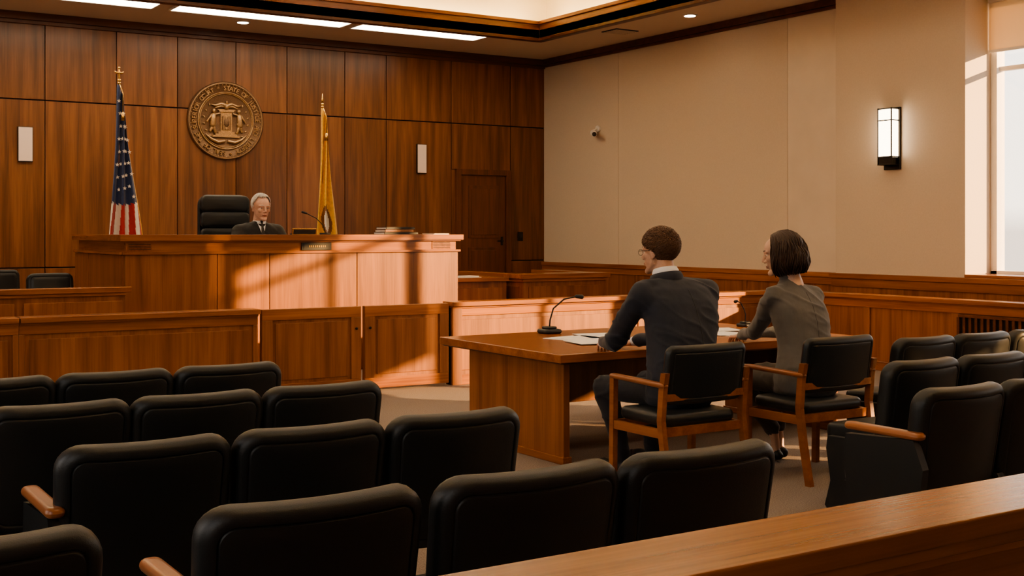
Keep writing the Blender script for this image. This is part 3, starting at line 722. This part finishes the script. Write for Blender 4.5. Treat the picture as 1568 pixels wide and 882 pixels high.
def short_hair(parent,M,mat,vol=1.0,n=620,recede=0.0,wave=.35,seed=1,sr=.0048,nape=0):
    rnd=random.Random(seed); b=B(); c=Vector((0,-.014,.034)); r=Vector((.080,.101,.090))
    def ok(p):
        if p.z<-.075+nape: return False
        if p.y>.0 and p.z<.028+.55*max(0,p.y-.0)+recede*.02: return False
        if p.y>-.028 and p.z<.018 and abs(p.x)>.03: return False
        if p.y>.062-recede*.03 and p.z<.075+recede*.02: return False
        if p.z<-.02 and p.y>-.035: return False
        return True
    seg=48; nr=28
    vs=[];fs=[]
    for i in range(nr+1):
        t=-math.pi/2+math.pi*i/nr
        for j in range(seg):
            a=2*math.pi*j/seg
            k=1.0+.02*vol*(1+math.sin(9*a+5*t))
            vs.append(c+Vector((math.cos(t)*math.cos(a)*r.x*k,math.cos(t)*math.sin(a)*r.y*k,math.sin(t)*r.z*k)))
    for i in range(nr):
        for j in range(seg):
            f=(i*seg+j,i*seg+(j+1)%seg,(i+1)*seg+(j+1)%seg,(i+1)*seg+j)
            m=(vs[f[0]]+vs[f[2]])/2
            if ok(m): fs.append(f)
    b.add(vs,fs,mat,M,True)
    cnt=0
    while cnt<n:
        t=rnd.uniform(-1,1); a=rnd.uniform(0,2*math.pi); q=math.sqrt(1-t*t)
        nrm=Vector((q*math.cos(a),q*math.sin(a),t)); p=c+Vector((nrm.x*r.x,nrm.y*r.y,nrm.z*r.z))
        if not ok(p): continue
        cnt+=1
        crown=Vector((.02,-.05,.12)); d=(p-crown); d=d-nrm*d.dot(nrm)
        if p.z>.06: d=d*.5+Vector((.5,.5,.1))*.06
        d=d.normalized(); side=nrm.cross(d)
        L=rnd.uniform(.024,.046)*(.8+.4*vol); lift=.005+.015*vol*max(0,(p.z+.06)/.18)*rnd.uniform(.4,1.4)
        ph=rnd.uniform(-1,1); pts=[]; rr=[]
        for k in range(7):
            s=k/6; u=p+d*L*(s-.4)+side*wave*L*math.sin(s*4+ph*2)*.5
            v=u-c; v=Vector((v.x/r.x,v.y/r.y,v.z/r.z)); v.normalize()
            v=c+Vector((v.x*r.x,v.y*r.y,v.z*r.z)); pts.append(v+nrm*(lift*math.sin(s*2.6)+.001)); rr.append(sr*math.sin(.35+s*2.5)+.0005)
        b.tube(pts,rr,mat,5,M=M)
    b.build('hair',parent=parent)
def bob_hair(parent,M,mat,seed=3):
    rnd=random.Random(seed); b=B()
    prof=[(.125,.012),(.118,.045),(.098,.070),(.06,.088),(.02,.095),(-.03,.100),(-.08,.101),(-.11,.092)]
    def shellp(a,z,rr): return Vector((math.sin(a)*rr*.93,-.022+math.cos(a)*rr*1.10,z))
    def profr(z):
        for i in range(len(prof)-1):
            if prof[i][0]>=z>=prof[i+1][0]:
                f=(prof[i][0]-z)/(prof[i][0]-prof[i+1][0]); return prof[i][1]+(prof[i+1][1]-prof[i][1])*f
        return .012 if z>.12 else .090-(-.11-z)*.5
    vs=[];fs=[];n=33
    a0=math.radians(72)
    for z,rr in prof:
        for j in range(n):
            lo=a0 if z<.07 else a0*max(0,(.13-z)/.06)
            a=lo+(2*math.pi-2*lo)*j/(n-1)
            vs.append(shellp(a,z,rr-.004))
    for i in range(len(prof)-1):
        for j in range(n-1): fs.append((i*n+j,i*n+j+1,(i+1)*n+j+1,(i+1)*n+j))
    vs.append(Vector((0,-.022,.128))); top=len(vs)-1
    for j in range(n-1): fs.append((j,top,j+1))
    b.add(vs,fs,mat,M,True)
    for k in range(950):
        a=rnd.uniform(math.radians(58),2*math.pi-math.radians(58))
        py=.012*math.cos(a)+rnd.uniform(-.05,.028); part=Vector((.02,py,.124-4*(py+.015)**2))
        ph=rnd.uniform(0,6.28); bot=rnd.uniform(-.135,-.080); amp=rnd.uniform(.003,.014); pts=[];rr=[]
        out=rnd.uniform(-.004,.014); wv=math.sin(3*a)*1.5
        for s_ in range(15):
            s=s_/14
            z=.122+(bot-.122)*(s**1.25)
            aa=a+.14*math.sin(s*7+wv+ph*.3)*s
            p=shellp(aa,z,profr(z)+out+amp*math.sin(s*9+ph*.5+wv))
            if s<.30:
                z3=.122+(bot-.122)*(.30**1.25)
                e3=shellp(a,z3,profr(z3)+out); c0=Vector((0,-.022,.02)); f=s/.30
                v0=part-c0; v1=e3-c0; d_=v0.lerp(v1,f); p=c0+d_.normalized()*(v0.length*(1-f)+v1.length*f+.004*math.sin(f*3.1))
            pts.append(p); rr.append(.0032*math.sin(.5+s*2.2)+.0008)
        b.tube(pts,rr,mat,5,M=M)
    b.build('hair',parent=parent)
def hand(parent,name,wrist,fwd,thumbside,skin,sc=1.0,curl=22):
    fwd=Vector(fwd).normalized(); up=Vector((0,0,1)); side=fwd.cross(up).normalized()*thumbside; up=side.cross(fwd)*thumbside
    if up.z<0: up=-up
    M=Matrix(((side.x,fwd.x,up.x,wrist[0]),(side.y,fwd.y,up.y,wrist[1]),(side.z,fwd.z,up.z,wrist[2]),(0,0,0,1)))@Matrix.Scale(sc,4)
    b=B()
    b.capsule((0,-.05,.002),.024,(0,.01,0),.021,skin,M=M)
    base=[(.030,.086,.074),(.010,.092,.084),(-.011,.088,.078),(-.031,.078,.062)]
    for i,(x,y,L) in enumerate(base):
        b.capsule((x*.55,.005,0),.0155,(x,y,.002),.0115,skin,M=M)
        p=Vector((x,y,.002)); ang=-math.radians(8+i*2); spread=x*.9
        for j,(fr,r0,r1) in enumerate(((.46,.0095,.0088),(.30,.0088,.008),(.24,.008,.007))):
            d=Vector((math.sin(spread)*.8,math.cos(ang),math.sin(ang))).normalized()
            q=p+d*L*fr; b.capsule(p,r0,q,r1,skin,M=M,seg=10); p=q; ang-=math.radians(curl)
    b.capsule((.018,.018,-.002),.017,(.040,.045,-.006),.0125,skin,M=M)
    b.capsule((.040,.045,-.006),.0115,(.052,.075,-.010),.0095,skin,M=M); b.capsule((.052,.075,-.010),.0092,(.052,.098,-.014),.0078,skin,M=M)
    remesh(b,name,.0028,parent=parent,smooth=3)
def collar(parent,c,rx,ry,shirt,jacket,tilt=15,front=1):
    b=B(); M=T(*c)@RX(-tilt*front)
    def ringtube(R1,R2,z,h,mat,thick):
        seg=36; R=[]
        for k,(dr,dz) in enumerate(((0,0),(.004,h*.5),(-.006,h),(-.006-thick,h),(-thick,h*.5),(-thick,0))):
            R.append([((R1+dr)*math.cos(2*math.pi*j/seg),(R2+dr)*math.sin(2*math.pi*j/seg),z+dz) for j in range(seg)])
        R.append(R[0]); b.rings(R,mat,M,cap=False)
    ringtube(rx,ry,0,.045,shirt,.006)
    if jacket: ringtube(rx+.022,ry+.022,-.045,.055,jacket,.02)
    b.build('collar',parent=parent)
def seam(parent,obj,pts,mat,dirv,r=.0016,name='back_seam'):
    t=BVHTree.FromObject(obj,dg()); P=[]
    for p in pts:
        h=t.ray_cast(Vector(p),Vector(dirv))
        if h[0]: P.append(h[0]-Vector(dirv)*.0003)
    if len(P)>2:
        b=B(); b.tube(P,r,mat,6); b.build(name,parent=parent)
def headM(pos,yaw,pitch=0,roll=0,s=1.12):
    return T(*pos)@RZ(yaw)@RX(pitch)@RY(roll)@Matrix.Scale(s,4)
class Fig:
    def __init__(s,name): s.e=empty(name); s.b=B(); s.lab=[]
    def cap(s,p0,r0,p1,r1,m): s.b.capsule(p0,r0,p1,r1,m,seg=18); s.lab.append((p0,p1,(r0+r1)/2,m))
    def loft(s,rs,m):
        seg=28; R=[]
        for cx,cy,z,rx,ry in rs:
            R.append([(cx+rx*(abs(math.cos(a))**.85)*(1 if math.cos(a)>0 else -1),cy+ry*(abs(math.sin(a))**.85)*(1 if math.sin(a)>0 else -1),z) for a in[2*math.pi*j/seg for j in range(seg)]])
        s.b.rings(R,m)
        for a,c in zip(rs[:-1],rs[1:]): s.lab.append(((a[0],a[1],a[2]),(c[0],c[1],c[2]),(a[3]+a[4])/2,m))

# --- seated man
F=Fig('seated_man_in_suit')
F.loft([(4.66,5.46,.47,.17,.14),(4.66,5.46,.50,.20,.165),(4.66,5.46,.58,.205,.16),(4.675,5.475,.70,.205,.152),(4.71,5.50,.84,.225,.155),(4.74,5.535,.98,.25,.155),(4.742,5.565,1.08,.26,.142),(4.738,5.585,1.16,.235,.112),(4.732,5.605,1.21,.135,.085),(4.728,5.62,1.232,.068,.064)],SUIT)
for s,sh,el,wr in((-1,(4.49,5.60,1.125),(4.50,5.87,.84),(4.735,6.30,.785)),(1,(4.985,5.585,1.125),(5.09,5.86,.84),(5.02,6.29,.785))):
    F.cap((4.735,5.605,1.19),.052,(sh[0],sh[1],sh[2]+.018),.064,SUIT); F.cap((4.74,5.59,1.10),.085,(sh[0]-s*.03,sh[1]-.01,sh[2]-.02),.085,SUIT)
    mid=tuple((Vector(sh)+Vector(el))/2+Vector((s*.01,-.01,0)))
    F.cap(sh,.076,mid,.068,SUIT); F.cap(mid,.066,el,.056,SUIT)
    mid=tuple((Vector(wr)+Vector(el))/2+Vector((0,0,-.012)))
    F.cap(el,.056,mid,.050,SUIT); F.cap(mid,.050,wr,.036,SUIT)
for hp,kn,an,toe in(((4.57,5.48,.555),(4.50,5.98,.545),(4.60,5.93,.12),(4.57,6.15,.035)),((4.76,5.48,.555),(4.86,6.01,.545),(4.94,6.04,.12),(4.96,6.27,.035))):
    F.cap(hp,.092,kn,.074,TROU)
    mid=tuple((Vector(kn)*.6+Vector(an)*.4)+Vector((0,-.015,0)))
    F.cap(kn,.074,mid,.066,TROU); F.cap(mid,.066,an,.052,TROU)
    F.cap((an[0],an[1]-.03,.045),.042,(toe[0],toe[1]-.06,.045),.042,PLAST); F.cap((toe[0],toe[1]-.06,.04),.038,toe,.032,PLAST); F.cap((an[0],an[1],.06),.042,an,.044,TROU)
F.cap((4.73,5.615,1.2),.055,(4.715,5.65,1.28),.055,SKIN)
BODY=remesh(F.b,'body',.009,F.lab,F.e,smooth=16,fold=.011)
seam(F.e,BODY,[(4.745,4.9,.60+.02*k) for k in range(29)],BOOK,(0,1,0))
HM=headM((4.695,5.685,1.378),17,-2,0,1.09)
head(F.e,HM,SKIN); brows(F.e,HM,HBROWN); short_hair(F.e,HM,HBROWN,.8,5200,0,.55,sr=.0021,nape=.012)
collar(F.e,(4.711,5.642,1.236),.077,.079,SHIRT,SUIT,14)
b=B()
for s in(-1,1):
    P=[(s*.032+.022*math.cos(a),.103,.0+.017*math.sin(a)) for a in[2*math.pi*j/20 for j in range(21)]]
    b.tube(P,.0013,METAL,6,M=HM); b.tube([(s*.054,.102,.006),(s*.074,.08,.008),(s*.083,.0,.010),(s*.084,-.02,-.002)],.0018,BOOK,6,M=HM)
b.tube([(-.01,.104,.004),(0,.107,.006),(.01,.104,.004)],.0013,METAL,6,M=HM)
b.build('eyeglasses',parent=F.e)
hand(F.e,'left_hand',(4.775,6.345,.762),(.55,.8,-.10),1,SKIN,1.08,18)
hand(F.e,'right_hand',(5.005,6.345,.762),(-.35,.9,-.10),-1,SKIN,1.08,26)
b=B()
for wr,d in(((4.74,6.305,.783),(.45,.8,-.25)),((5.02,6.295,.783),(-.2,.9,-.25))):
    d=Vector(d).normalized(); w=Vector(wr); b.cyl(w+d*.012,w+d*.048,.034,SHIRT,.032,seg=20)
b.build('shirt_cuffs',.002,parent=F.e)

# --- seated woman
F=Fig('seated_woman_in_grey_jacket')
F.loft([(5.64,5.40,.47,.16,.14),(5.64,5.40,.50,.20,.17),(5.64,5.40,.58,.195,.16),(5.65,5.41,.68,.190,.14),(5.665,5.44,.80,.184,.13),(5.675,5.47,.93,.195,.138),(5.67,5.50,1.03,.203,.132),(5.665,5.52,1.10,.18,.105),(5.655,5.535,1.155,.10,.075),(5.65,5.545,1.19,.06,.058)],KNIT)
for s,sh,el,wr in((-1,(5.50,5.53,1.09),(5.64,5.84,.845),(5.90,6.235,.785)),(1,(5.835,5.51,1.09),(6.00,5.83,.84),(6.09,6.22,.785))):
    F.cap((5.662,5.535,1.14),.045,(sh[0],sh[1],sh[2]+.018),.052,KNIT); F.cap((5.665,5.52,1.05),.08,(sh[0]-s*.03,sh[1]-.01,sh[2]-.02),.072,KNIT)
    mid=tuple((Vector(sh)+Vector(el))/2+Vector((s*.01,-.01,0)))
    F.cap(sh,.064,mid,.057,KNIT); F.cap(mid,.057,el,.050,KNIT)
    mid=tuple((Vector(wr)+Vector(el))/2)
    F.cap(el,.050,mid,.044,KNIT); F.cap(mid,.044,wr,.036,KNIT)
for hp,kn,an,toe in(((5.56,5.43,.555),(5.55,5.92,.55),(5.70,5.72,.13),(5.70,5.93,.03)),((5.72,5.43,.555),(5.76,5.94,.55),(5.80,5.78,.13),(5.81,5.99,.03))):
    F.cap(hp,.09,kn,.070,SKIRT)
    mid=tuple((Vector(kn)*.55+Vector(an)*.45)+Vector((0,-.015,0)))
    F.cap(kn,.070,mid,.066,SKIRT); F.cap(mid,.060,(an[0],an[1]+.03,.22),.054,SKIRT)
    F.cap((an[0],an[1]+.02,.20),.036,an,.029,SKINW); F.cap(an,.029,(an[0],an[1],.07),.03,SKINW)
    F.cap((an[0],an[1]-.03,.045),.034,(toe[0],toe[1]-.05,.04),.036,PLAST); F.cap((toe[0],toe[1]-.05,.035),.034,toe,.022,PLAST)
F.cap((5.65,5.54,1.16),.047,(5.63,5.56,1.25),.047,SKINW)
BODY=remesh(F.b,'body',.009,F.lab,F.e,smooth=16,fold=.011)
seam(F.e,BODY,[(5.675,4.9,.60+.02*k) for k in range(27)],BOOK,(0,1,0),.0012)
HM=headM((5.615,5.585,1.362),34,-10,0,1.10)
head(F.e,HM,SKINW,fem=1); brows(F.e,HM,HDARK,.94); bob_hair(F.e,HM,HDARK)
b=B(); M=T(5.648,5.548,1.165)@RX(-14)
R=[]
for dr,dz in((.0,0),(.006,.02),(-.002,.045),(-.016,.045),(-.016,0)): R.append([((.068+dr)*math.cos(2*math.pi*j/32),(.066+dr)*math.sin(2*math.pi*j/32),dz-.02) for j in range(32)])
R.append(R[0]); b.rings(R,KNIT,M,cap=False); b.build('collar',parent=F.e)
hand(F.e,'left_hand',(5.925,6.30,.765),(.35,.85,-.12),1,SKINW,.98,20)
hand(F.e,'right_hand',(6.085,6.29,.765),(-.35,.85,-.12),-1,SKINW,.98,24)

# --- judge (faces -Y)
F=Fig('seated_judge')
jx,jy=4.97,13.18
F.loft([(jx,jy,1.055,.18,.15),(jx,jy,1.10,.23,.18),(jx,jy-.01,1.22,.24,.17),(jx,jy-.03,1.36,.25,.16),(jx,jy-.05,1.46,.26,.15),(jx,jy-.06,1.53,.245,.125),(jx,jy-.07,1.58,.16,.095),(jx,jy-.08,1.615,.08,.07)],ROBE)
for s in(-1,1):
    sh=(jx+s*.225,jy-.06,1.50); el=(jx+s*.30,jy-.22,1.27); wr=(jx+s*.14,jy-.49,1.40)
    F.cap((jx,jy-.07,1.545),.075,sh,.088,ROBE); F.cap(sh,.088,el,.080,ROBE); F.cap(el,.075,wr,.060,ROBE)
    kn=(jx+s*.13,jy-.46,1.10); an=(jx+s*.13,jy-.44,.72)
    F.cap((jx+s*.1,jy,1.14),.09,kn,.08,ROBE); F.cap(kn,.08,an,.06,ROBE)
    F.cap((an[0],an[1]+.03,.65),.04,(an[0],an[1]-.18,.64),.036,PLAST); F.cap(an,.05,(an[0],an[1],.66),.045,ROBE)
F.cap((jx,jy-.085,1.58),.056,(jx-.003,jy-.10,1.66),.056,SKINJ)
BODYJ=remesh(F.b,'body',.011,F.lab,F.e,smooth=8,fold=.010)
HM=headM((jx+.0,jy-.15,1.775),180+2,-6,0,1.20)
head(F.e,HM,SKINJ); brows(F.e,HM,HWHITE); short_hair(F.e,HM,HWHITE,.3,1400,1.4,.3,5,sr=.0030)
def patch(obj,rows,mat,off,name,parent):
    t=BVHTree.FromObject(obj,dg()); b=B(); V=[]; n=9
    for z,xl,xr in rows:
        for k in range(n):
            x=xl+(xr-xl)*k/(n-1); h=t.ray_cast(Vector((x,jy-1,z)),Vector((0,1,0)))
            V.append((x,(h[0].y if h[0] else jy-.15)-off,z))
    m=len(V); V+= [(x,y+.012,z) for x,y,z in V]; F_=[]
    for r in range(len(rows)-1):
        for k in range(n-1):
            a=r*n+k; F_.append((a,a+1,a+n+1,a+n)); F_.append((a+m,a+n+m,a+n+1+m,a+1+m))
    b.add(V,F_,mat,smooth=True); return b.build(name,parent=parent)
patch(BODYJ,[(1.655-.0225*k,jx-.066*(1-k/10),jx+.066*(1-k/10)) for k in range(10)],SHIRT,.006,'shirt_front',F.e)
patch(BODYJ,[(1.632,jx-.013,jx+.013),(1.612,jx-.018,jx+.018),(1.602,jx-.010,jx+.010),(1.56,jx-.014,jx+.014),(1.51,jx-.019,jx+.019),(1.46,jx-.022,jx+.022),(1.44,jx-.001,jx+.001)],BOOK,.013,'necktie',F.e)
collar(F.e,(jx,jy-.09,1.60),.070,.070,SHIRT,ROBE,14,-1)
hand(F.e,'left_hand',(jx+.12,jy-.53,1.385),(-.3,-1,-.15),1,SKINJ,1.1,25)
hand(F.e,'right_hand',(jx-.12,jy-.53,1.385),(.3,-1,-.15),-1,SKINJ,1.1,25)

# ---------------------------------------------------------------- light
d=Vector((-1,1.1,-.327))
L=bpy.data.lights.new('sun','SUN'); L.energy=17; L.color=(1,.57,.23); L.angle=.012
o=bpy.data.objects.new('sun',L); COL.objects.link(o); o.rotation_euler=d.to_track_quat('-Z','Y').to_euler(); o.location=(20,-8,8)
w=bpy.data.worlds.new('w'); S.world=w; w.use_nodes=True; nt=w.node_tree
bg=nt.nodes['Background']; bg.inputs[1].default_value=2.7
tc=nt.nodes.new('ShaderNodeTexCoord'); sp=nt.nodes.new('ShaderNodeSeparateXYZ'); cr=nt.nodes.new('ShaderNodeValToRGB')
nt.links.new(tc.outputs['Generated'],sp.inputs[0]); nt.links.new(sp.outputs[2],cr.inputs[0]); nt.links.new(cr.outputs[0],bg.inputs[0])
cr.color_ramp.elements[0].color=(.55,.47,.40,1); cr.color_ramp.elements[1].color=(.85,.84,.88,1); cr.color_ramp.elements[1].position=.6
e=cr.color_ramp.elements.new(.02); e.color=(1,.88,.73,1)

# ---------------------------------------------------------------- camera
c=bpy.data.cameras.new('camera'); co=bpy.data.objects.new('camera',c); COL.objects.link(co)
co.location=(0,0,1.5); co.rotation_euler=(math.radians(90),0,math.radians(-32.6))
c.lens=1850/1568*36; c.sensor_width=36; c.shift_y=-86/1568; c.clip_end=100
S.camera=co
S.view_settings.view_transform='AgX'
try: S.view_settings.look='AgX - Medium High Contrast'
except Exception as ex: print(ex)
S.view_settings.exposure=0.08
